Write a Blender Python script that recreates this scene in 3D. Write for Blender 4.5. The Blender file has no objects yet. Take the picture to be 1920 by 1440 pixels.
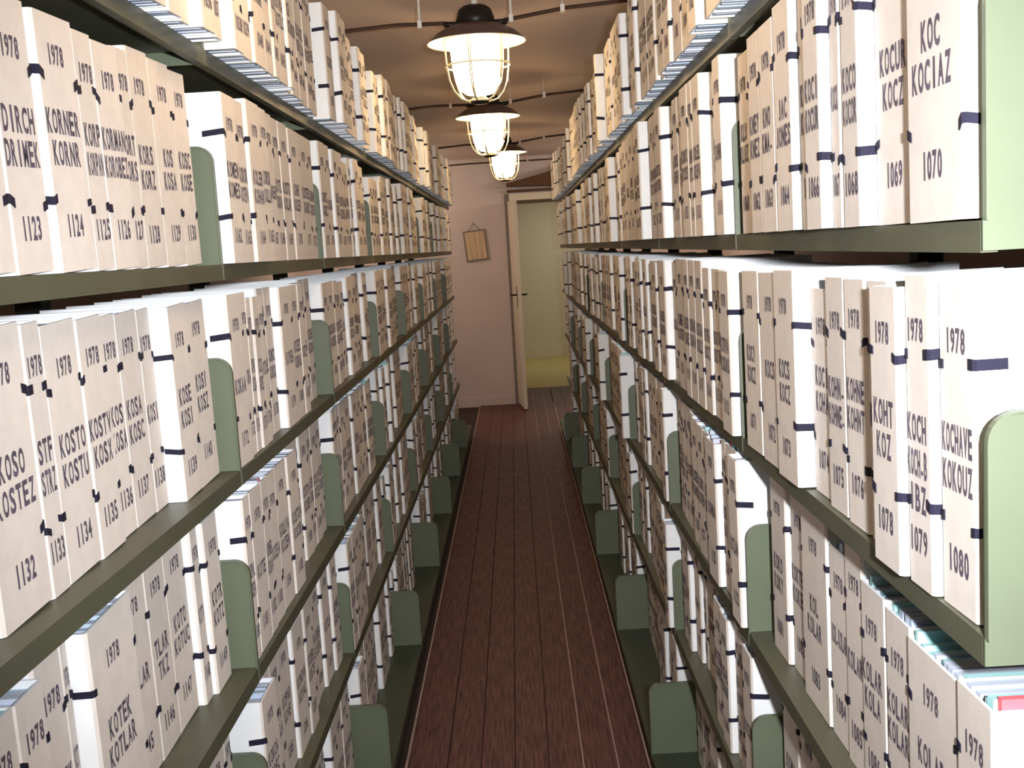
import bpy, math, random
from mathutils import Matrix, Vector
rnd = random.Random(11)
S = bpy.context.scene
C = S.collection
PI = math.pi

# ------------------------------------------------------------------ camera
CAM_Z = 1.70
cam_d = bpy.data.cameras.new('camera')
cam_d.sensor_width = 36.0
cam_d.lens = 2070.3 / 1920 * 36.0
cam_d.clip_start = 0.02
cam = bpy.data.objects.new('camera', cam_d)
C.objects.link(cam)
rt, up, fw = (0.9983, 0.0006, -0.0576), (0.0571, 0.1227, 0.9908), (-0.0076, 0.9924, -0.1224)
mw = Matrix(((rt[0], up[0], -fw[0], 0), (rt[1], up[1], -fw[1], 0), (rt[2], up[2], -fw[2], CAM_Z), (0, 0, 0, 1)))
loc, rot, _ = mw.decompose()
cam.location = loc
cam.rotation_euler = rot.to_euler()
S.camera = cam

# ------------------------------------------------------------------ world, flash, exposure
W = bpy.data.worlds.new('world')
S.world = W
W.use_nodes = True
W.node_tree.nodes['Background'].inputs[0].default_value = (0.9, 0.95, 1.0, 1)
W.node_tree.nodes['Background'].inputs[1].default_value = 0.25


def lamp(name, kind, loc, power, color, **kw):
    d = bpy.data.lights.new(name, kind)
    d.energy = power
    d.color = color
    for k, v in kw.items():
        setattr(d, k, v)
    o = bpy.data.objects.new(name, d)
    o.location = loc
    C.objects.link(o)
    return o


fl = lamp('camera_flash', 'SPOT', (0.14, -0.03, CAM_Z + 0.05), 310, (0.95, 0.97, 1.0), shadow_soft_size=0.025, spot_size=math.radians(82), spot_blend=1.0)
fl.rotation_euler = (math.radians(84), 0, math.radians(0.5))
LAMP_Y = (4.3, 6.5, 9.1)
JAR_EMIT = 18.0
lamp('next_room_light', 'AREA', (0.9, 15.6, 2.62), 15, (1.0, 0.95, 0.80), size=0.8)
# lamps of the neighbouring aisles; unseen cross-aisle fills added to brighten the end wall
for x in (-1.9, 1.9):
    lamp('neighbour_aisle_light', 'POINT', (x, 2.6, 2.4), 4, (1.0, 0.7, 0.4), shadow_soft_size=0.09)
    lamp('cross_aisle_fill', 'POINT', (x * 0.8, 11.0, 2.4), 20, (1.0, 0.84, 0.68), shadow_soft_size=0.09)
vs = S.view_settings
S.display_settings.display_device = 'sRGB'
vs.view_transform = 'Standard'
vs.look = 'None'
vs.exposure = 0.1
vs.gamma = 1.0
vs.use_curve_mapping = False
S.cycles.max_bounces = 6
S.cycles.diffuse_bounces = 4
S.cycles.use_denoising = True


# ------------------------------------------------------------------ materials
def srgb(r, g, b):
    def f(c):
        c /= 255.0
        return c / 12.92 if c <= 0.04045 else ((c + 0.055) / 1.055) ** 2.4
    return (f(r), f(g), f(b), 1)


def mat(name, col, rough=0.6, metal=0.0, var=0.06, scale=20.0, stretch=(1, 1, 1), bump=0.0, spec=0.3, wear=None, per_object=0.0):
    m = bpy.data.materials.new(name)
    m.use_nodes = True
    nt = m.node_tree
    b = nt.nodes['Principled BSDF']
    b.inputs['Roughness'].default_value = rough
    b.inputs['Metallic'].default_value = metal
    b.inputs['Specular IOR Level'].default_value = spec
    tc = nt.nodes.new('ShaderNodeTexCoord')
    mp = nt.nodes.new('ShaderNodeMapping')
    mp.inputs['Scale'].default_value = stretch
    nz = nt.nodes.new('ShaderNodeTexNoise')
    nz.inputs['Scale'].default_value = scale
    nz.inputs['Detail'].default_value = 5
    nt.links.new(tc.outputs['Object'], mp.inputs[0])
    nt.links.new(mp.outputs[0], nz.inputs['Vector'])
    cr = nt.nodes.new('ShaderNodeValToRGB')
    lo = tuple(c * (1 - var) for c in col[:3]) + (1,)
    hi = tuple(min(1, c * (1 + var)) for c in col[:3]) + (1,)
    cr.color_ramp.elements[0].position = 0.3
    cr.color_ramp.elements[1].position = 0.7
    cr.color_ramp.elements[0].color = lo
    cr.color_ramp.elements[1].color = hi
    nt.links.new(nz.outputs['Fac'], cr.inputs[0])
    out = cr.outputs[0]
    if wear:
        n2 = nt.nodes.new('ShaderNodeTexNoise')
        n2.inputs['Scale'].default_value = 9
        n2.inputs['Detail'].default_value = 8
        nt.links.new(tc.outputs['Object'], n2.inputs['Vector'])
        r2 = nt.nodes.new('ShaderNodeValToRGB')
        r2.color_ramp.elements[0].position = 0.66
        r2.color_ramp.elements[1].position = 0.70
        nt.links.new(n2.outputs['Fac'], r2.inputs[0])
        mx = nt.nodes.new('ShaderNodeMixRGB')
        mx.inputs[2].default_value = wear
        nt.links.new(r2.outputs[0], mx.inputs[0])
        nt.links.new(out, mx.inputs[1])
        out = mx.outputs[0]
    if per_object:
        oi = nt.nodes.new('ShaderNodeObjectInfo')
        hv = nt.nodes.new('ShaderNodeHueSaturation')
        mr = nt.nodes.new('ShaderNodeMapRange')
        mr.inputs['To Min'].default_value = 1 - per_object
        mr.inputs['To Max'].default_value = 1 + per_object
        nt.links.new(oi.outputs['Random'], mr.inputs['Value'])
        nt.links.new(mr.outputs[0], hv.inputs['Value'])
        nt.links.new(out, hv.inputs['Color'])
        out = hv.outputs[0]
    nt.links.new(out, b.inputs['Base Color'])
    if bump:
        bp = nt.nodes.new('ShaderNodeBump')
        bp.inputs['Strength'].default_value = bump
        bp.inputs['Distance'].default_value = 0.004
        nt.links.new(nz.outputs['Fac'], bp.inputs['Height'])
        nt.links.new(bp.outputs[0], b.inputs['Normal'])
    return m


def emis(name, col, strength):
    m = bpy.data.materials.new(name)
    m.use_nodes = True
    b = m.node_tree.nodes['Principled BSDF']
    b.inputs['Base Color'].default_value = (0.9, 0.9, 0.85, 1)
    b.inputs['Emission Color'].default_value = col
    b.inputs['Emission Strength'].default_value = strength
    return m


M_BEIGE = mat('beige_card', srgb(219, 211, 204), 0.75, var=0.05, scale=35, per_object=0.06)
M_WHITE = mat('white_card', srgb(236, 238, 240), 0.6, var=0.03, scale=14)
M_PAPER = mat('paper', srgb(196, 204, 220), 0.8, var=0.08, scale=9, stretch=(1, 14, 1))
M_PAPER_B = mat('blue_paper', srgb(186, 202, 222), 0.8, var=0.08, scale=9, stretch=(1, 14, 1))
M_PAPER_C = mat('cyan_paper', srgb(170, 214, 216), 0.8, var=0.08, scale=9, stretch=(1, 14, 1))
M_PAPER_R = mat('pink_paper', srgb(226, 110, 120), 0.8, var=0.08, scale=9)
M_RIBBON = mat('navy_ribbon', srgb(26, 24, 44), 0.75, var=0.2, scale=200)
M_INK = mat('stamp_ink', srgb(92, 82, 96), 0.9, var=0.35, scale=60)
M_GREEN = mat('green_enamel', srgb(100, 108, 88), 0.42, var=0.06, scale=6, spec=0.4, bump=0.03)
M_GREEN2 = mat('dark_green_enamel', srgb(84, 85, 68), 0.45, var=0.1, scale=6, spec=0.4, wear=srgb(80, 92, 76))
M_PLINTH = mat('plinth_enamel', srgb(62, 70, 56), 0.45, var=0.1, scale=6)
M_POST = mat('black_steel', srgb(38, 40, 36), 0.5, var=0.1)
M_FLOOR = mat('brown_board', srgb(98, 65, 62), 0.52, var=0.6, scale=14, stretch=(9, 0.5, 1), spec=0.25, bump=0.05, per_object=0.05)
M_SEAM = mat('board_seam', srgb(176, 150, 146), 0.7, var=0.2)
M_SLAB = mat('dark_floor', srgb(52, 42, 38), 0.7, var=0.15)
M_WALL = mat('wall_plaster', srgb(208, 193, 186), 0.9, var=0.035, scale=2.5, bump=0.05)
M_CEIL = mat('ceiling_plaster', srgb(228, 209, 197), 0.9, var=0.04, scale=1.6, bump=0.05)
M_DOOR = mat('cream_paint', srgb(226, 216, 196), 0.5, var=0.02)
M_FRAME = mat('grey_paint', srgb(128, 116, 106), 0.6, var=0.05)
M_BROWN = mat('brown_wood_and_arch_shade', srgb(96, 66, 42), 0.6, var=0.2, scale=8, stretch=(1, 8, 8))  # brown trim strip; also colours the arch-shade wedge over the doorway
M_NEXT = mat('pale_green_wall', srgb(220, 209, 186), 0.85, var=0.02)
M_NFLOOR = mat('yellow_floor', srgb(200, 182, 124), 0.6, var=0.06)
M_BLACK = mat('black_metal', srgb(30, 26, 24), 0.4, var=0.1)
M_ENAMEL = mat('brown_enamel', srgb(88, 68, 62), 0.35, var=0.08, spec=0.5)
M_WENAM = mat('white_enamel', srgb(246, 242, 232), 0.35, var=0.02)
M_CAGE = mat('cream_wire', srgb(214, 200, 160), 0.45, var=0.05)
M_CABLE = mat('brown_cable', srgb(70, 50, 38), 0.6, var=0.1)
M_CLIP = mat('white_clip', srgb(226, 224, 218), 0.5, var=0.03)
M_WOOD = mat('light_wood', srgb(206, 180, 146), 0.6, var=0.12, scale=5, stretch=(12, 1, 1))
M_JAR = emis('frosted_jar_glow', (1.0, 0.70, 0.39, 1), JAR_EMIT)


# ------------------------------------------------------------------ mesh helpers
class MB:
    def __init__(self):
        self.v, self.f, self.m = [], [], []

    def quad_box(self, x0, x1, y0, y1, z0, z1, m=0):
        n = len(self.v)
        self.v += [(x0, y0, z0), (x1, y0, z0), (x1, y1, z0), (x0, y1, z0), (x0, y0, z1), (x1, y0, z1), (x1, y1, z1), (x0, y1, z1)]
        for q in ((0, 3, 2, 1), (4, 5, 6, 7), (0, 1, 5, 4), (1, 2, 6, 5), (2, 3, 7, 6), (3, 0, 4, 7)):
            self.f.append(tuple(n + i for i in q))
            self.m.append(m)

    def prism(self, pts, axis, a, b, m=0):
        """outline pts (2-D, counter-clockwise) swept along an axis from a to b"""
        n = len(self.v)
        k = len(pts)
        for t in (a, b):
            for p, q in pts:
                self.v.append({'x': (t, p, q), 'y': (p, t, q), 'z': (p, q, t)}[axis])
        for i in range(k):
            j = (i + 1) % k
            self.f.append((n + i, n + j, n + k + j, n + k + i))
            self.m.append(m)
        self.f.append(tuple(n + i for i in reversed(range(k))))
        self.f.append(tuple(n + k + i for i in range(k)))
        self.m += [m, m]

    def lathe(self, prof, seg=32, m=0, ctr=(0, 0, 0)):
        n = len(self.v)
        for r, z in prof:
            for i in range(seg):
                a = 2 * PI * i / seg
                self.v.append((ctr[0] + r * math.cos(a), ctr[1] + r * math.sin(a), ctr[2] + z))
        for k in range(len(prof) - 1):
            for i in range(seg):
                j = (i + 1) % seg
                self.f.append((n + k * seg + i, n + k * seg + j, n + (k + 1) * seg + j, n + (k + 1) * seg + i))
                self.m.append(m)

    def tube(self, pts, r, seg=8, m=0, closed=False):
        n = len(self.v)
        P = [Vector(p) for p in pts]
        k = len(P)
        for i, p in enumerate(P):
            if closed:
                t = P[(i + 1) % k] - P[i - 1]
            else:
                t = P[min(i + 1, k - 1)] - P[max(i - 1, 0)]
            t.normalize()
            a = Vector((0, 0, 1)) if abs(t.z) < 0.9 else Vector((1, 0, 0))
            u = t.cross(a).normalized()
            w = t.cross(u)
            for s in range(seg):
                an = 2 * PI * s / seg
                q = p + r * (math.cos(an) * u + math.sin(an) * w)
                self.v.append(tuple(q))
        rng = k if closed else k - 1
        for i in range(rng):
            i2 = (i + 1) % k
            for s in range(seg):
                s2 = (s + 1) % seg
                self.f.append((n + i * seg + s, n + i * seg + s2, n + i2 * seg + s2, n + i2 * seg + s))
                self.m.append(m)
        if not closed:
            self.f.append(tuple(n + s for s in reversed(range(seg))))
            self.f.append(tuple(n + (k - 1) * seg + s for s in range(seg)))
            self.m += [m, m]

    def add(self, other, mx):
        n = len(self.v)
        self.v += [tuple(mx @ Vector(p)) for p in other.v]
        self.f += [tuple(n + i for i in q) for q in other.f]
        self.m += other.m

    def mesh(self, name, mats, smooth=False):
        me = bpy.data.meshes.new(name)
        me.from_pydata(self.v, [], self.f)
        for m in mats:
            me.materials.append(m)
        if len(mats) > 1:
            me.polygons.foreach_set('material_index', self.m)
        if smooth:
            me.polygons.foreach_set('use_smooth', [True] * len(self.f))
        me.update()
        return me


def link(name, me, parent=None, loc=(0, 0, 0), rz=0.0, **props):
    o = bpy.data.objects.new(name, me)
    o.location = loc
    o.rotation_euler = (0, 0, rz)
    if parent:
        o.parent = parent
    for k, v in props.items():
        o[k] = v
    C.objects.link(o)
    return o


def build(name, mb, mats, parent=None, smooth=False, loc=(0, 0, 0), rz=0.0, **props):
    if not isinstance(mats, (list, tuple)):
        mats = [mats]
    return link(name, mb.mesh(name, mats, smooth), parent, loc, rz, **props)


def rect(name, m, x0, x1, y0, y1, z0, z1, parent=None, **props):
    b = MB()
    b.quad_box(x0, x1, y0, y1, z0, z1)
    return build(name, b, m, parent, **props)


def relief(o, w=0.0015, seg=1):
    md = o.modifiers.new('bevel', 'BEVEL')
    md.width = w
    md.segments = seg
    md.limit_method = 'ANGLE'


# ------------------------------------------------------------------ room shell
XW = 2.3
CEIL = 2.66
YB = 12.0
st = dict(kind='structure')
floor = rect('floor', M_SLAB, -XW, XW, -2.0, 13.3, -0.2, -0.012, **st)
edges = [-0.448, -0.315, -0.202, -0.089, 0.024, 0.137, 0.250, 0.345]
for i in range(7):
    b = MB()
    b.quad_box(edges[i] + (0.0026 if i > 4 else 0.0012), edges[i + 1] - (0.0026 if 3 < i < 6 else 0.0012), -1.0, 13.28, -0.012, 0.0)
    o = build('floor_board', b, M_FLOOR, floor)
    relief(o, 0.001)
b = MB()
for x in edges[5:-1]:
    b.quad_box(x - 0.0024, x + 0.0024, -1.0, 13.28, -0.011, -0.0006)
for i in range(5):
    e = MB()
    e.quad_box(0.354 + i * 0.115, 0.354 + i * 0.115 + 0.112, 10.3, 13.28, -0.012, 0.0)
    build('floor_board', e, M_FLOOR, floor)
build('seam_filler', b, M_SEAM, floor)
b = MB()
for x in (edges[0] - 0.006, edges[-1] + 0.006):
    b.quad_box(x - 0.004, x + 0.004, -1.0, 11.9, -0.012, 0.001)
build('edge_strip', b, M_SEAM, floor)

b = MB()
b.quad_box(-XW, XW, -2.0, 13.3, CEIL, CEIL + 0.15)
build('ceiling', b, M_CEIL, **st)
rect('wall_left', M_WALL, -XW - 0.15, -XW, -2.0, YB, -0.2, CEIL + 0.1, **st)
rect('wall_right', M_WALL, XW, XW + 0.15, -2.0, YB, -0.2, CEIL + 0.1, **st)
rect('wall_front', M_WALL, -XW, XW, -2.15, -2.0, -0.2, CEIL + 0.1, **st)
# back wall with a deep doorway: opening x 0.035..0.85, head at z 2.2
DX0, DX1, DZ = -0.03, 0.86, 2.21
b = MB()
b.quad_box(-XW, DX0, YB, 13.3, -0.2, CEIL + 0.1)
b.quad_box(DX1, XW, YB, 13.3, -0.2, CEIL + 0.1)
b.quad_box(DX0, DX1, YB, 13.3, DZ, CEIL + 0.1)
build('wall_back', b, M_WALL, **st)
rect('baseboard_back', M_WALL, -XW, DX0 - 0.05, YB - 0.012, YB, -0.012, 0.09, **st)
# door lining round the opening
b = MB()
b.quad_box(DX0 - 0.03, DX0 + 0.02, YB - 0.02, YB + 0.1, -0.01, DZ + 0.06)
b.quad_box(DX1 - 0.02, DX1 + 0.05, YB - 0.02, YB + 0.1, -0.01, DZ + 0.06)
o = build('trim_1', b, M_FRAME, **st)
relief(o, 0.004)
b = MB()
b.quad_box(DX0 + 0.02, DX1 - 0.02, YB - 0.02, YB + 0.1, DZ - 0.012, DZ + 0.06)
build('trim_4', b, M_DOOR, **st)
# brown wedge over the doorway, standing for the shade of an arched opening
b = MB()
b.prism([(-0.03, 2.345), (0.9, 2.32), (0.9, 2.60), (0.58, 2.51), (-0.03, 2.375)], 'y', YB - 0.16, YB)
build('arch_shade_panel', b, M_BROWN, **st)
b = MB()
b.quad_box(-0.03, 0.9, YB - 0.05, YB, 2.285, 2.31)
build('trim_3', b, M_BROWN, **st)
# room beyond the doorway
b = MB()
b.quad_box(-1.5, 2.6, 13.3, 17.05, -0.2, -0.005)
build('floor_next_room', b, M_NFLOOR, **st)
rect('wall_next_room_end', M_NEXT, -1.5, 2.6, 17.0, 17.1, -0.2, 2.8, **st)
rect('wall_next_room_left', M_NEXT, -1.6, -1.5, 13.3, 17.1, -0.2, 2.8, **st)
rect('wall_next_room_right', M_NEXT, 2.6, 2.7, 13.3, 17.1, -0.2, 2.8, **st)
rect('ceiling_next_room', M_NEXT, -1.6, 2.7, 13.3, 17.1, 2.7, 2.8, **st)
b = MB()
b.quad_box(-1.5, 2.6, 16.98, 17.0, -0.005, 0.16)
b.quad_box(-1.5, 2.6, 16.985, 17.0, 0.16, 0.18)
build('baseboard_next_room', b, M_NEXT, **st)

# open door leaf, hinged on the opening's near corner and swung towards the aisle
leaf = MB()
leaf.quad_box(0.0, 0.56, -0.02, 0.02, 0.015, 2.19)
a = math.atan2(11.47 - 12.0, 0.055 - 0.0)
door = build('door_1', leaf, M_DOOR, loc=(-0.012, 11.99, 0), rz=a, **st)
relief(door, 0.003)
b = MB()
for z0, z1 in ((0.15, 0.95), (1.08, 2.05)):
    for s in (-1, 1):
        y = s * 0.021
        b.quad_box(0.08, 0.48, y - 0.002, y + 0.002, z0, z1)
o = build('door_panel', b, M_DOOR, door)
for s in (-1, 1):
    b = MB()
    b.quad_box(0.49, 0.53, s * 0.021 - 0.003, s * 0.021 + 0.003, 1.08, 1.30)
    b.tube([(0.51, s * 0.02, 1.21), (0.51, s * 0.07, 1.21), (0.49, s * 0.082, 1.212), (0.40, s * 0.082, 1.205)], 0.009)
    build('door_handle', b, M_BLACK, door, smooth=False)

# hanging framed sheet on the back wall
t = link('wall_frame', None, None, (-0.395, YB - 0.001, 1.745), label='small light wood framed board hanging by a cord on the plain end wall', category='frame')
t.rotation_euler = (0, math.radians(-4.5), 0)
b = MB()
for i in range(4):
    x = -0.108 + i * 0.054
    b.quad_box(x + 0.001, x + 0.053, -0.014, -0.004, -0.150, 0.150)
o = build('board', b, M_WOOD, t)
relief(o, 0.002)
b = MB()
b.quad_box(-0.12, 0.12, -0.018, -0.002, 0.150, 0.163)
b.quad_box(-0.12, 0.12, -0.018, -0.002, -0.163, -0.150)
b.quad_box(-0.12, -0.108, -0.018, -0.002, -0.150, 0.150)
b.quad_box(0.108, 0.12, -0.018, -0.002, -0.150, 0.150)
build('frame_edge', b, M_FRAME, t)
b = MB()
b.tube([(-0.07, -0.008, 0.16), (0.0, -0.01, 0.235), (0.07, -0.008, 0.16)], 0.003, 6)
build('cord', b, M_FRAME, t)
b = MB()
b.tube([(0.0, 0.0, 0.237), (0.0, -0.02, 0.240)], 0.004, 6)
build('nail', b, M_BLACK, t)


# ------------------------------------------------------------------ ceiling lamps and cables
def make_lamp():
    t = link('caged_lamp', None)
    b = MB()                                     # domed mount under the ceiling
    b.lathe([(0.0, 0.075), (0.045, 0.073), (0.062, 0.06), (0.072, 0.03), (0.074, 0.0), (0.062, -0.004), (0.0, -0.006)], 28)
    for s in (-1, 1):
        b.tube([(s * 0.07, 0, 0.01), (s * 0.12, 0, 0.012)], 0.011, 10)
    build('mount', b, M_BLACK, t, True, loc=(0, 0, 0.06))
    b = MB()
    b.tube([(0, 0, 0.13), (0, 0, 0.19)], 0.012, 10)
    build('hanger', b, M_CLIP, t)
    b = MB()                                     # shade: brown outside, white inside
    b.lathe([(0.05, 0.068), (0.10, 0.06), (0.15, 0.034), (0.182, 0.006), (0.188, 0.0)], 48, 0)
    b.lathe([(0.188, 0.0), (0.186, -0.002), (0.178, 0.002), (0.148, 0.026), (0.10, 0.048), (0.05, 0.054), (0.0, 0.054)], 48, 1)
    build('shade', b, [M_ENAMEL, M_WENAM], t, True)
    b = MB()                                     # frosted glass jar
    b.lathe([(0.085, 0.048), (0.098, 0.02), (0.101, -0.03), (0.097, -0.09), (0.088, -0.14), (0.074, -0.172), (0.05, -0.190), (0.02, -0.196), (0.0, -0.197)], 36)
    build('glass_jar', b, M_JAR, t, True)
    cage = MB()
    prof = [(0.124, 0.03), (0.125, -0.03), (0.122, -0.09), (0.114, -0.14), (0.098, -0.18), (0.072, -0.207), (0.045, -0.216)]
    for i in range(6):
        an = 2 * PI * i / 6 + 0.32
        for off in (-0.028, 0.028):
            cage.tube([(r * math.cos(an + off), r * math.sin(an + off), z) for r, z in prof], 0.0028, 6)
    for r, z in ((0.126, 0.012), (0.1225, -0.085), (0.045, -0.216)):
        cage.tube([(r * math.cos(2 * PI * i / 32), r * math.sin(2 * PI * i / 32), z) for i in range(32)], 0.0032, 6, closed=True)
    build('wire_cage', cage, M_CAGE, t, True)
    b = MB()
    b.lathe([(0.0, -0.205), (0.03, -0.205), (0.04, -0.212), (0.03, -0.226), (0.0, -0.228)], 16)
    build('bottom_cap', b, M_BLACK, t, True)
    return t


def dup(root, loc):
    r = root.copy()
    r.location = loc
    C.objects.link(r)
    for ch in root.children:
        c = ch.copy()
        c.parent = r
        C.objects.link(c)
    return r


lamp0 = make_lamp()
lamp_pos = [(-0.092, LAMP_Y[0], 2.475), (-0.10, LAMP_Y[1], 2.452), (-0.028, LAMP_Y[2], 2.462), (-0.09, 2.05, 2.48), (-0.09, -0.15, 2.48)]
lamp_lab = ['largest and nearest caged lamp with brown shade, lit, hanging over the aisle',
            'lit caged lamp hanging behind the nearest one, middle of the three lamps',
            'smallest lit caged lamp, farthest of the three, near the doorway',
            'lit caged lamp above the nearest shelf bay', 'lit caged lamp above the photographer, at the head of the row']
for i, p in enumerate(lamp_pos):
    o = lamp0 if i == 0 else dup(lamp0, p)
    o.location = p
    o['label'] = lamp_lab[i]
    o['category'] = 'lamp'
    o['group'] = 'caged lamps along the aisle ceiling'
cab_lab = ['dark cable crossing the ceiling at the nearest lamp', 'dark cable crossing the ceiling at the middle lamp',
           'dark cable crossing the ceiling at the farthest lamp', 'last dark cable crossing the ceiling, just before the end wall']
for i, y in enumerate((4.3, 6.5, 9.1, 11.3)):
    cx = lamp_pos[i][0] if i < 3 else 0.0
    z = (2.552, 2.528, 2.54, 2.56)[i]
    t = link('ceiling_cable', None, None, (cx, y, z), label=cab_lab[i], category='cable', group='cables crossing the ceiling')
    b = MB()
    if i < 3:
        runs = [[(-0.11, 0, 0), (-0.3, 0, 0.004), (-0.55, 0, -0.01), (-0.8, 0, -0.05), (-1.3, 0, -0.06)],
                [(0.11, 0, 0), (0.2, 0, 0.012), (0.35, 0, 0.032), (0.6, 0, 0.046), (1.3, 0, 0.05)]]
    else:
        runs = [[(-1.3, 0, -0.03), (-0.4, 0, 0.0), (0.4, 0, 0.0), (1.3, 0, 0.01)]]
    for r in runs:
        b.tube(r, 0.0075, 8)
    build('cable', b, M_CABLE, t)
    for x, dz in ((-0.21, 0.0), (0.135, 0.004), (0.33, 0.03), (0.62, 0.046)) if i < 3 else ((-0.16, 0.0), (0.2, 0.002)):
        b = MB()
        b.quad_box(-0.008, 0.008, -0.012, 0.012, -0.014, 0.014)
        b.tube([(0, 0, 0.014), (0, 0, CEIL - z - dz)], 0.005 if (i == 0 and abs(x) < 0.25) else 0.0018, 8)
        build('cable_clip', b, M_CLIP if (i == 0 or x > 0.3) else M_CEIL, t, loc=(x, 0, dz))

# ------------------------------------------------------------------ racks
XL, XR = 0.554, 0.434           # shelf fronts
PLX, PRX = 0.467, 0.345         # front of the deeper bottom shelf
LV = (2.10, 1.70, 1.30, 0.90, 0.50, 0.10)
BAY, NB = 1.135, 8
Y0L, Y0R = 0.985, 1.03
DEPTH = 0.34
sh_cache = {}


def shelf_mesh(depth, front_lip):
    b = MB()
    L = BAY - 0.004
    b.quad_box(-depth, 0, 0, L, -0.003, 0)
    b.quad_box(-0.003, 0, 0, L, -front_lip, -0.003)
    b.quad_box(-0.016, -0.003, 0, L, -front_lip, -front_lip + 0.003)
    b.quad_box(-depth, -depth + 0.003, 0, L, -front_lip, -0.003)
    return b.mesh('shelf', [M_GREEN2])


def bracket_mesh(depth, h=0.222):
    r = 0.03
    pts = [(-depth, -0.028), (0.001, -0.028), (0.001, h - r)]
    for i in range(1, 7):
        a = PI / 2 * i / 6
        pts.append((0.001 - r + r * math.cos(a), h - r + r * math.sin(a)))
    pts.append((-depth, h))
    b = MB()
    b.prism([(x, z) for x, z in pts], 'y', -0.004, -0.001)
    # rolled rim along the front and the top edge, away from the boxes
    rim = [(0.001, 0.0)] + [p for p in pts[2:]]
    for (xa, za), (xb, zb) in zip(rim[:-1], rim[1:]):
        n = len(b.v)
        dx, dz = xb - xa, zb - za
        ln = math.hypot(dx, dz) or 1
        nx, nz = dz / ln * 0.0025, -dx / ln * 0.0025
        for y in (-0.012, -0.001):
            b.v += [(xa, y, za), (xb, y, zb), (xb - nx, y, zb - nz), (xa - nx, y, za - nz)]
        for q in ((0, 1, 2, 3), (7, 6, 5, 4), (0, 4, 5, 1), (2, 6, 7, 3), (1, 5, 6, 2), (3, 7, 4, 0)):
            b.f.append(tuple(n + i for i in q))
            b.m.append(0)
    me = b.mesh('bracket', [M_GREEN])
    return me


SH = {0: shelf_mesh(DEPTH, 0.030), 1: shelf_mesh(DEPTH + 0.087, 0.034)}
SH[1].materials[0] = M_PLINTH
BR = {0: bracket_mesh(DEPTH), 1: bracket_mesh(DEPTH + 0.087, 0.232)}


def post_mesh():
    b = MB()
    b.quad_box(-0.05, 0.0, -0.025, -0.022, 0, 2.45)
    b.quad_box(-0.05, -0.047, -0.022, 0.02, 0, 2.45)
    b.quad_box(-0.003, 0.0, -0.022, 0.02, 0, 2.45)
    return b.mesh('post', [M_POST])


POST = post_mesh()
racks = {}
for side, X, PX, y0 in (('L', XL, PLX, Y0L), ('R', XR, PRX, Y0R)):
    sg = -1 if side == 'L' else 1
    lab = ('green steel shelving rack along the left of the aisle, loaded with boxes' if side == 'L'
           else 'green steel shelving rack along the right of the aisle, beside the doorway')
    rack = link('shelving_rack', None, None, (sg * X, y0, 0), label=lab, category='shelving', group='green shelving racks')
    racks[side] = rack
    rz = 0.0 if side == 'L' else PI
    for k in range(NB + 1):
        o = link('post', POST, rack, (sg * (DEPTH + 0.005), k * BAY, -0.012), rz)
        for lv, z in enumerate(LV):
            deep = 1 if lv == 5 else 0
            fx = -sg * (X - PX) if deep else 0.0
            if k < NB:
                sh = link('shelf', SH[deep], rack, (fx, k * BAY + (0.0 if side == 'L' else BAY), z), rz)
                br = link('bracket', BR[deep], sh, (0, 0.0 if side == 'L' else BAY, 0), 0)
                if side == 'R':
                    br.scale = (1, -1, 1)
            elif k == NB:
                pass
        if k < NB:
            b = MB()
            fx = -sg * (X - PX) + sg * 0.03
            b.quad_box(min(fx, sg * DEPTH), max(fx, sg * DEPTH), k * BAY, k * BAY + BAY - 0.003, -0.012, 0.062)
            build('plinth', b, M_PLINTH, rack)

# ------------------------------------------------------------------ stamped lettering
CH = 'ABCDEFGHIJKLMNOPQRSTUVWXYZ0123456789-'
glyph = {}
tmp = []
for c in CH:
    cu = bpy.data.curves.new('g', 'FONT')
    cu.body = c
    cu.resolution_u = 3
    cu.offset = 0.03
    o = bpy.data.objects.new('g', cu)
    C.objects.link(o)
    tmp.append((c, o, cu))
dg = bpy.context.evaluated_depsgraph_get()
dg.update()
for c, o, cu in tmp:
    ev = o.evaluated_get(dg)
    me = ev.to_mesh()
    vs_ = [v.co.copy() for v in me.vertices]
    fs_ = [tuple(p.vertices) for p in me.polygons]
    x0 = min(v.x for v in vs_)
    x1 = max(v.x for v in vs_)
    y0 = min(v.y for v in vs_)
    y1 = max(v.y for v in vs_)
    w = max(x1 - x0, 0.46)
    h = 1.0 if c == '-' else (y1 - y0)
    yb = 0.0 if c == '-' else y0
    glyph[c] = ([((v.x - (x0 + x1) / 2) / w * 0.82, (v.y - yb) / h) for v in vs_], fs_)
    ev.to_mesh_clear()
for c, o, cu in tmp:
    bpy.data.objects.remove(o)
    bpy.data.curves.remove(cu)


def put_text(b, s, x, yc, z, h, adv, mi=0):
    n0 = -adv * (len(s) - 1) / 2
    for i, c in enumerate(s):
        if c not in glyph:
            continue
        vs_, fs_ = glyph[c]
        n = len(b.v)
        y = yc + n0 + i * adv
        for u, v in vs_:
            b.v.append((x, y + u * adv, z + v * h))
        for q in fs_:
            b.f.append(tuple(n + i2 for i2 in q))
            b.m.append(mi)


# ------------------------------------------------------------------ archive boxes
BD = 0.255


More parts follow.
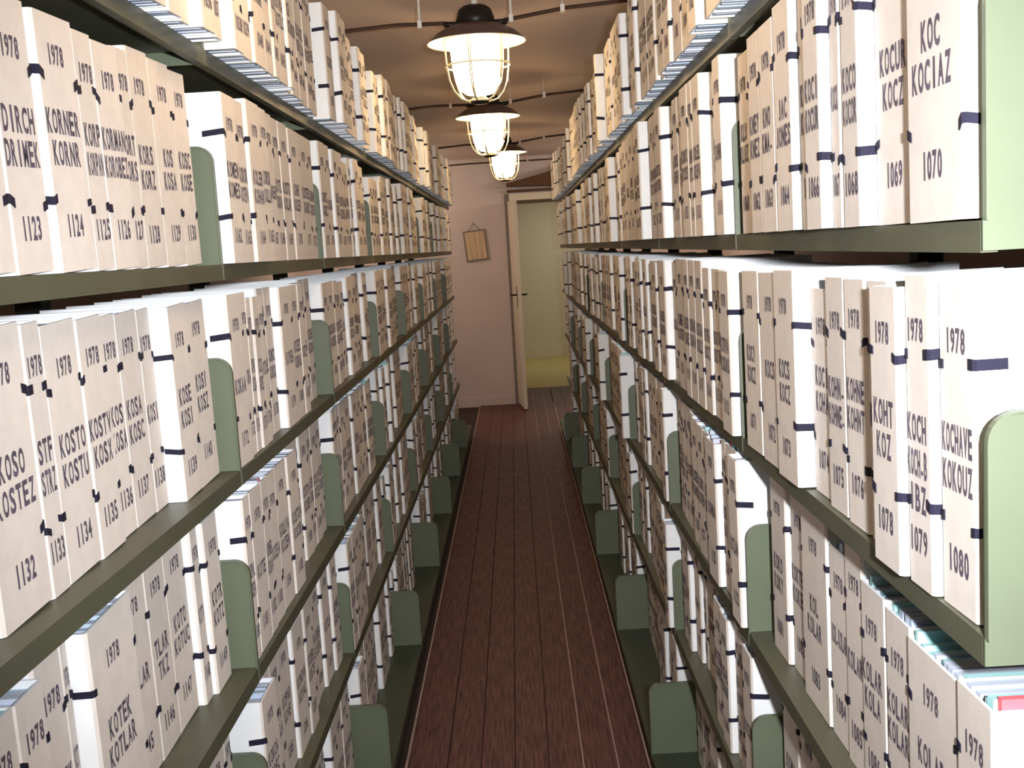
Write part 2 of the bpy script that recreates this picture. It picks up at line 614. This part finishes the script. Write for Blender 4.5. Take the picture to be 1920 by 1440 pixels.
def body_mb(t, h):
    c, r, hd = 0.004, 0.004, BD / 2
    b = MB()
    out = [(-hd, -t / 2), (hd - r, -t / 2), (hd, -t / 2 + r), (hd, t / 2 - r), (hd - r, t / 2), (-hd, t / 2)]
    inn = [(-hd, -t / 2 + c), (hd - c, -t / 2 + c), (hd - c, -t / 2 + c), (hd - c, t / 2 - c), (hd - c, t / 2 - c), (-hd, t / 2 - c)]
    k = 6
    for z in (0, h):
        for p in out:
            b.v.append((p[0], p[1], z))
        for p in inn:
            b.v.append((p[0], p[1], z))
    o0, i0, o1, i1 = 0, 6, 12, 18
    for i in range(5):
        b.f.append((o0 + i, o0 + i + 1, o1 + i + 1, o1 + i))
        b.m.append(0 if i in (1, 2, 3) else 1)
        b.f.append((i0 + i + 1, i0 + i, i1 + i, i1 + i + 1))
        b.m.append(1)
        b.f.append((o1 + i, o1 + i + 1, i1 + i + 1, i1 + i))
        b.m.append(1)
        b.f.append((o0 + i + 1, o0 + i, i0 + i, i0 + i + 1))
        b.m.append(1)
    for e in (0, 5):
        b.f.append((o0 + e, o1 + e, i1 + e, i0 + e))
        b.m.append(1)
    # drop degenerate inner corner quads
    keep = []
    for q, m in zip(b.f, b.m):
        pts = {b.v[i] for i in q}
        if len(pts) >= 3:
            keep.append((q, m))
    b.f = [q for q, _ in keep]
    b.m = [m for _, m in keep]
    return b


def stack_mb(t, h, r, loose):
    b = MB()
    n = max(3, int(t / 0.012))
    y = -t / 2 + 0.0045
    wtot = t - 0.009
    ws = [r.uniform(0.6, 1.4) for _ in range(n)]
    s = sum(ws)
    for i in range(n):
        w = ws[i] / s * wtot
        top = h - r.uniform(0.003, 0.016) if not loose else h + r.uniform(-0.012, 0.012)
        fx = BD / 2 - 0.005 - r.uniform(0, 0.008)
        m = 0 if r.random() < 0.62 else 1
        if loose:
            m = r.choice((0, 0, 1, 2, 2)) if r.random() < 0.93 else 3
        b.quad_box(-BD / 2 + r.uniform(0.002, 0.02), fx, y + 0.0004, y + w - 0.0004, 0.001 + r.uniform(0, 0.004), top, m)
        y += w
    return b


def ribbon_mb(sgn, t, z, r):
    """short tape folded round one edge of the spine: a leg on the spine, a leg on the cover"""
    b = MB()
    hd = BD / 2
    a = r.uniform(0.008, 0.016)
    if 2 * a > t * 0.8:
        a = t * 0.32
    s = r.uniform(0.028, 0.042)
    wd = r.uniform(0.0045, 0.006)
    d1 = r.uniform(-0.006, 0.004)
    d2 = r.uniform(-0.004, 0.004)
    th = 0.0012
    e = sgn * t / 2
    cols = [(hd + th, e - sgn * a, d1), (hd + th, e - sgn * 0.002, 0), (hd - 0.002, e + sgn * th * 0.8, 0), (hd - s, e + sgn * th * 0.8, d2)]
    inn = [(hd - 0.0005, e - sgn * a, d1), (hd - 0.0005, e - sgn * 0.003, 0), (hd - 0.003, e - sgn * 0.0005, 0), (hd - s, e - sgn * 0.0005, d2)]
    for (x, y, d) in cols:
        b.v += [(x, y, z + d - wd), (x, y, z + d + wd)]
    for (x, y, d) in inn:
        b.v += [(x, y, z + d - wd), (x, y, z + d + wd)]
    for i in range(3):
        p, q = 2 * i, 2 * i + 8
        b.f += [(p, p + 2, p + 3, p + 1), (p, q, q + 2, p + 2), (p + 1, p + 3, q + 3, q + 1)]
    b.f += [(0, 1, 9, 8), (6, 14, 15, 7)]
    b.m += [0] * len(b.f)
    return b


def text_mbs(bx):
    t, h = bx['t'], bx['h']
    x = BD / 2 + 0.0006
    out = []

    def line(s, z, hh, adv):
        b = MB()
        adv = min(adv, (t - 0.012) / max(1, len(s)))
        put_text(b, s, x, bx['tx'] * t, z, hh, adv)
        out.append(b)
    zz = bx['dz']
    line(bx['year'], h - 0.068 + zz, 0.026, 0.0125)
    z = 0.148 + zz + (0.018 if len(bx['names']) > 1 else 0)
    for s in bx['names']:
        line(s, z, 0.031, 0.0175)
        z -= 0.039
    line(bx['num'], 0.040 + zz * 0.6, 0.029, 0.0135)
    return out


SYL = ('CH', 'CI', 'CO', 'CU', 'DA', 'DE', 'HA', 'HN', 'HU', 'KA', 'KE', 'KO', 'LA', 'LE', 'LI', 'LL', 'MA', 'ME', 'NE', 'NO', 'PA', 'PE', 'RA', 'RD', 'RE', 'RO', 'SA', 'SE', 'SO', 'STA', 'STE', 'STO', 'TE', 'TL', 'TR', 'VA', 'VE', 'ZA', 'ZE')
END = ('', 'A', 'K', 'L', 'R', 'N', 'VA', 'Z', 'C', 'S')


def rand_name(r):
    return 'KO' + r.choice(SYL) + r.choice(END)


# rows read off the photograph: nearest bay of each shelf, near to far: (near edge Y, [(far edge Y, year, names, number), ...])
ROWS = {
    ('L', 1): (1.02, [(1.14, '1978', ('KOREN', 'KOREZ'), '1121'), (1.268, '1978', ('KOREN', 'KORMEZ'), '1122'), (1.377, '1978', ('DIRCH', 'DRIMEK'), '1123'),
                      (1.503, '1978', ('KORNER', 'KORNR'), '1124'), (1.577, '1978', ('KORP', 'KORPAN'), '1125'), (1.686, '1978', ('KORMAN', 'KOROBEZ'), '1126'),
                      (1.762, '1978', ('KORT', 'KORS'), '1127'), (1.870, '1978', ('KORS', 'KORZ'), '1128'), (1.991, '1978', ('KOS', 'KOSA'), '1129'), (2.095, '1978', ('KOSC', 'KOSE'), '1130')]),
    ('L', 2): (1.03, [(1.185, '1978', ('KOSI', 'KOSNA'), '1131'), (1.321, '1978', ('KOSO', 'KOSTEZ'), '1132'), (1.380, '1978', ('STF', 'STRZ'), '1133'), (1.498, '1978', ('KOSTO', 'KOSTU'), '1134'),
                      (1.597, '1978', ('KOSTV', 'KOSX'), '1135'), (1.676, '1978', ('KOS', 'KOSA'), '1136'), (1.780, '1978', ('KOSA', 'KOSC'), '1137'),
                      (1.850, '1978', ('KOSI',), '1138'), (1.960, '1978', ('KOSE', 'KOSI'), '1139'), (2.085, '1978', ('KOSI', 'KOSZ'), '1140')]),
    ('L', 3): (1.02, [(1.11, '1978', ('KOT', 'KOTAL'), '1139'), (1.208, '1978', ('KOTA', 'KOTAS'), '1140'), (1.290, '1978', ('KOTE', 'KOTEK'), '1141'), (1.374, '1978', ('KOTEK',), '1142'), (1.404, '1978', ('KOT',), '1143'),
                      (1.577, '1978', ('KOTEK', 'KOTLAR'), '1144'), (1.713, '1978', ('OTLAR',), '1145'), (1.817, '1978', ('TLAR', 'TKZ'), '1146'),
                      (1.935, '1978', ('KOTO', 'KOTUC'), '1147'), (1.985, '1978', ('KOTV',), '1148'), (2.085, '1978', ('KOTR', 'KOTZ'), '1149')]),
    ('R', 1): (1.045, [(1.195, '1978', ('KOC', 'KOCIAZ'), '1070'), (1.335, '1978', ('KOCUR', 'KOCZ'), '1069'), (1.405, '1978', ('KOCO', 'KOCOR'), '1068'), (1.450, '1978', ('KOCK',), '1067'),
                       (1.530, '1978', ('KOCI', 'KOCUR'), '1066'), (1.612, '1978', ('KOBO', 'KOBR'), '1065'), (1.715, '1978', ('JAC', 'JONES'), '1064'), (1.815, '1978', ('KNO', 'KMA-'), '1063'),
                       (1.905, '1978', ('KNEY', 'KNEZ'), '1062'), (2.00, '1978', ('KMET', 'KNAP'), '1061'), (2.09, '1978', ('KLU', 'KLUZ'), '1060')]),
    ('R', 2): (1.055, [(1.148, '1978', ('KOCHAVE', 'KOKOUZ'), '1080'), (1.222, '1978', ('KOCH', 'KOCH-B', 'IBZ'), '1079'), (1.318, '1978', ('KOHT', 'KOZ'), '1078'), (1.400, '1978', ('KOHNT',), '1077'),
                       (1.491, '1978', ('KOHNE', 'KOHNT'), '1076'), (1.583, '1978', ('KOHN-', 'KOHNE-'), '1075'), (1.686, '1978', ('KOCI', 'KOHA'), '1074'),
                       (1.820, '1978', ('KOCS', 'KOCZ'), '1073'), (1.950, '1978', ('KOCS',), '1072'), (2.09, '1978', ('KOCI', 'KOCZ'), '1071')]),
    ('R', 3): (1.06, [(1.155, '1978', ('KOLAR',), '1089'), (1.319, '1978', ('KOLAR',), '1088'), (1.415, '1978', ('KOLAR', 'KOLAR'), '1087'), (1.520, '1978', ('KOLAR', 'KOLA'), '1086'),
                      (1.606, '1978', ('KOLAR',), '1085'), (1.70, '1978', ('KOL-KOLAR',), '1084'), (1.86, '1978', ('KOL', 'KOLAR'), '1083'), (1.97, '1978', ('KOKTEJ', 'KOKES'), '1082'), (2.09, '1978', ('KOKO', 'KOKY'), '1081')]),
}
BASE = {'L': {0: 0.040, 1: -0.018, 2: -0.042, 3: -0.052, 4: -0.050, 5: -0.045}, 'R': {0: 0.040, 1: 0.014, 2: -0.004, 3: -0.034, 4: -0.046, 5: -0.032}}
START = {'L': {0: 985, 1: 1121, 2: 1131, 3: 1139, 4: 1150, 5: 1160}, 'R': {0: 1050, 1: 1070, 2: 1071, 3: 1081, 4: 1091, 5: 1101}}
LEAN = {'L': math.radians(2.2), 'R': math.radians(-0.8)}
boxes = []
for side, y0 in (('L', Y0L), ('R', Y0R)):
    for lv in range(6):
        num = START[side][lv] + 40
        for k in range(NB):
            ya, yb = y0 + k * BAY + 0.012, y0 + (k + 1) * BAY - 0.026
            if k == 0 and (side, lv) in ROWS:
                s0, row = ROWS[(side, lv)]
                seq = []
                p = s0
                for e, yr, nm, n in row:
                    seq.append((p, e, yr, nm, n))
                    p = e
            else:
                ts = []
                while True:
                    tt = rnd.choice((0.05, 0.06, 0.075, 0.085, 0.095, 0.1, 0.11, 0.125)) * rnd.uniform(0.93, 1.07)
                    if sum(ts) + tt > yb - ya - 0.01:
                        break
                    ts.append(tt)
                f = (yb - ya - rnd.uniform(0.004, 0.03)) / sum(ts)
                seq = []
                p = ya
                for tt in ts:
                    num += 1
                    seq.append((p, p + tt * f, '1978', (rand_name(rnd), rand_name(rnd)) if rnd.random() < 0.75 else (rand_name(rnd),), str(num)))
                    p += tt * f
            lean = LEAN[side] + rnd.uniform(-0.006, 0.006)
            if k:
                lean = rnd.uniform(-0.012, 0.03) if side == 'L' else rnd.uniform(-0.02, 0.008)
            hb = rnd.uniform(0.325, 0.345)
            run, ro = 0, 0.0
            n = len(seq)
            for i, (a, e, yr, nm, nu) in enumerate(seq):
                if run <= 0:
                    run = rnd.choice((1, 1, 2, 2, 3))
                    ro = rnd.choice((-0.012, -0.006, 0.0, 0.004, 0.010, 0.016))
                    if rnd.random() < 0.15:
                        hb = rnd.uniform(0.30, 0.345)
                    elif rnd.random() < 0.6:
                        hb = rnd.uniform(0.328, 0.346)
                run -= 1
                if k == 0 and i < 2 and (side, lv) == ('R', 1):
                    ro = -0.006 if i == 0 else -0.016
                ramp = 0.016 - 0.022 * i / max(1, n - 1)
                if side == 'R' and lv < 3:
                    ramp = 0.0
                if k and side == 'L' and lv:
                    ramp += 0.018
                if k and side == 'R' and lv in (3, 4):
                    ramp += 0.012
                if k and i == 0 and side == 'R':
                    ramp += 0.018
                t = (e - a) * math.cos(lean) - 0.0035
                loose = (side == 'R' and lv == 3 and k == 0 and i <= 3) or (lv in (3, 4) and rnd.random() < 0.16)
                h = hb - (0.03 if loose and side == 'R' and k == 0 else 0)
                if (side, lv, k) == ('R', 3, 0) and i <= 3:
                    h = (0.305, 0.295, 0.30, 0.305)[i]
                boxes.append(dict(side=side, lv=lv, k=k, i=i, n=n, a=a, e=e, t=t, h=h, year=yr, names=nm, num=nu, lean=lean,
                                  out=BASE[side][lv] + ramp + ro + rnd.uniform(-0.002, 0.002), loose=loose, tx=rnd.uniform(-0.05, 0.05), dz=rnd.uniform(-0.006, 0.006),
                                  seed=rnd.randrange(10 ** 9)))

# how large each one shows from the aisle's near end
fx_ = 2070.3


def project(p):
    d = Vector(p) - Vector((0, 0, CAM_Z))
    z = d.dot(Vector(fw))
    if z < 0.1:
        return None
    return 960 + fx_ * d.dot(Vector(rt)) / z, 720 - fx_ * d.dot(Vector(up)) / z


def place(bx):
    X = XL if bx['side'] == 'L' else XR
    sg = -1 if bx['side'] == 'L' else 1
    xs = sg * (X - bx['out'])                   # spine plane
    yc = (bx['a'] + bx['e']) / 2
    return xs, sg, yc


for bx in boxes:
    xs, sg, yc = place(bx)
    z0 = LV[bx['lv']]
    q = [project((xs, y, z)) for y, z in ((bx['a'], z0), (bx['e'], z0), (bx['e'], z0 + bx['h']), (bx['a'], z0 + bx['h']))]
    cl = [(min(max(p[0], 0), 1920), min(max(p[1], 0), 1440)) for p in q]
    ar = 0.5 * abs(sum(cl[i][0] * cl[(i + 1) % 4][1] - cl[(i + 1) % 4][0] * cl[i][1] for i in range(4)))
    if bx['side'] == 'R' and bx['k'] == 0 and bx['i'] == 0 and bx['lv'] in (1, 2, 3):
        ar += 20000
    bx['area'] = ar
order = sorted(boxes, key=lambda b: -b['area'])
N_SINGLE = 300
single = [b for b in order[:N_SINGLE] if b['area'] > 0]
for b in single:
    b['single'] = True

ORD = ('first', 'second', 'third', 'fourth', 'fifth', 'sixth', 'seventh', 'eighth', 'ninth', 'tenth', 'eleventh', 'twelfth', 'thirteenth', 'fourteenth', 'fifteenth', 'sixteenth', 'seventeenth', 'eighteenth', 'nineteenth', 'twentieth')
SHN = ('top shelf', 'second shelf down', 'third shelf down', 'fourth shelf down', 'fifth shelf down', 'bottom shelf')
readable = {'1123', '1124', '1126', '1132', '1134', '1135', '1144', '1145', '1070', '1069', '1080', '1079', '1076'}
BOXMATS = [M_BEIGE, M_WHITE]
STACKMATS = [M_PAPER, M_PAPER_B, M_PAPER_C, M_PAPER_R]
far_body = MB()
n_far = 0
for bx in boxes:
    r = random.Random(bx['seed'])
    xs, sg, yc = place(bx)
    t, h = bx['t'], bx['h']
    z0 = LV[bx['lv']] + 0.0006
    rz = 0.0 if sg < 0 else PI
    lean = bx['lean']
    # local x of the lean axis: turn about the box's own x so that the top goes towards the camera for lean > 0
    ang = lean if sg < 0 else -lean
    mx = Matrix.Translation((xs - (-sg) * BD / 2, yc, z0 + abs(math.sin(lean)) * t / 2)) @ Matrix.Rotation(rz, 4, 'Z') @ Matrix.Rotation(ang, 4, 'X')
    body = body_mb(t, h)
    stack = stack_mb(t, h, r, bx['loose'])
    ribs = [ribbon_mb(s, t, h * fz + r.uniform(-0.006, 0.006), r) for s in (-1, 1) for fz in (0.27, 0.76)]
    txts = text_mbs(bx)
    if bx.get('single'):
        side = 'left' if sg < 0 else 'right'
        wid = 'narrow' if t < 0.068 else ('wide' if t > 0.105 else 'mid-width')
        if bx['num'] in readable and bx['k'] == 0:
            head = '%s beige archive box stamped %s %s' % (wid, bx['names'][0], bx['num'])
            lab = head + ', %s, %s rack' % (SHN[bx['lv']], side)
        else:
            b_n = 'nearest bay' if bx['k'] == 0 else ORD[bx['k']] + ' bay'
            nth, end = (ORD[bx['n'] - 1 - bx['i']], 'far') if bx['k'] == 0 else (ORD[bx['i']], 'near')
            lab = '%s beige archive box, %s from %s end of %s, %s, %s rack' % (wid, nth, end, b_n, SHN[bx['lv']], side)
        root = link('archive_box', body.mesh('archive_box', BOXMATS), None, (0, 0, 0), 0, label=lab, category='box',
                    group='archive boxes on the %s, %s rack' % (SHN[bx['lv']], side))
        root.matrix_world = mx
        build('paper_stack', stack, STACKMATS, root)
        for rb in ribs:
            build('ribbon', rb, M_RIBBON, root)
        for j, tb in enumerate(txts):
            build('year_stamp' if j == 0 else ('number_stamp' if j == len(txts) - 1 else 'name_stamp'), tb, M_INK, root)
    else:
        n_far += 1
        for part, off in ((body, 0), (stack, 2)) + tuple((tb, 6) for tb in txts) + tuple((rb, 7) for rb in ribs):
            part.m = [m + off for m in part.m]
            far_body.add(part, mx)
build('archive_boxes', far_body, BOXMATS + STACKMATS + [M_INK, M_RIBBON], kind='stuff',
      label='remaining beige archive boxes filling the far and outer bays of both racks', category='boxes')
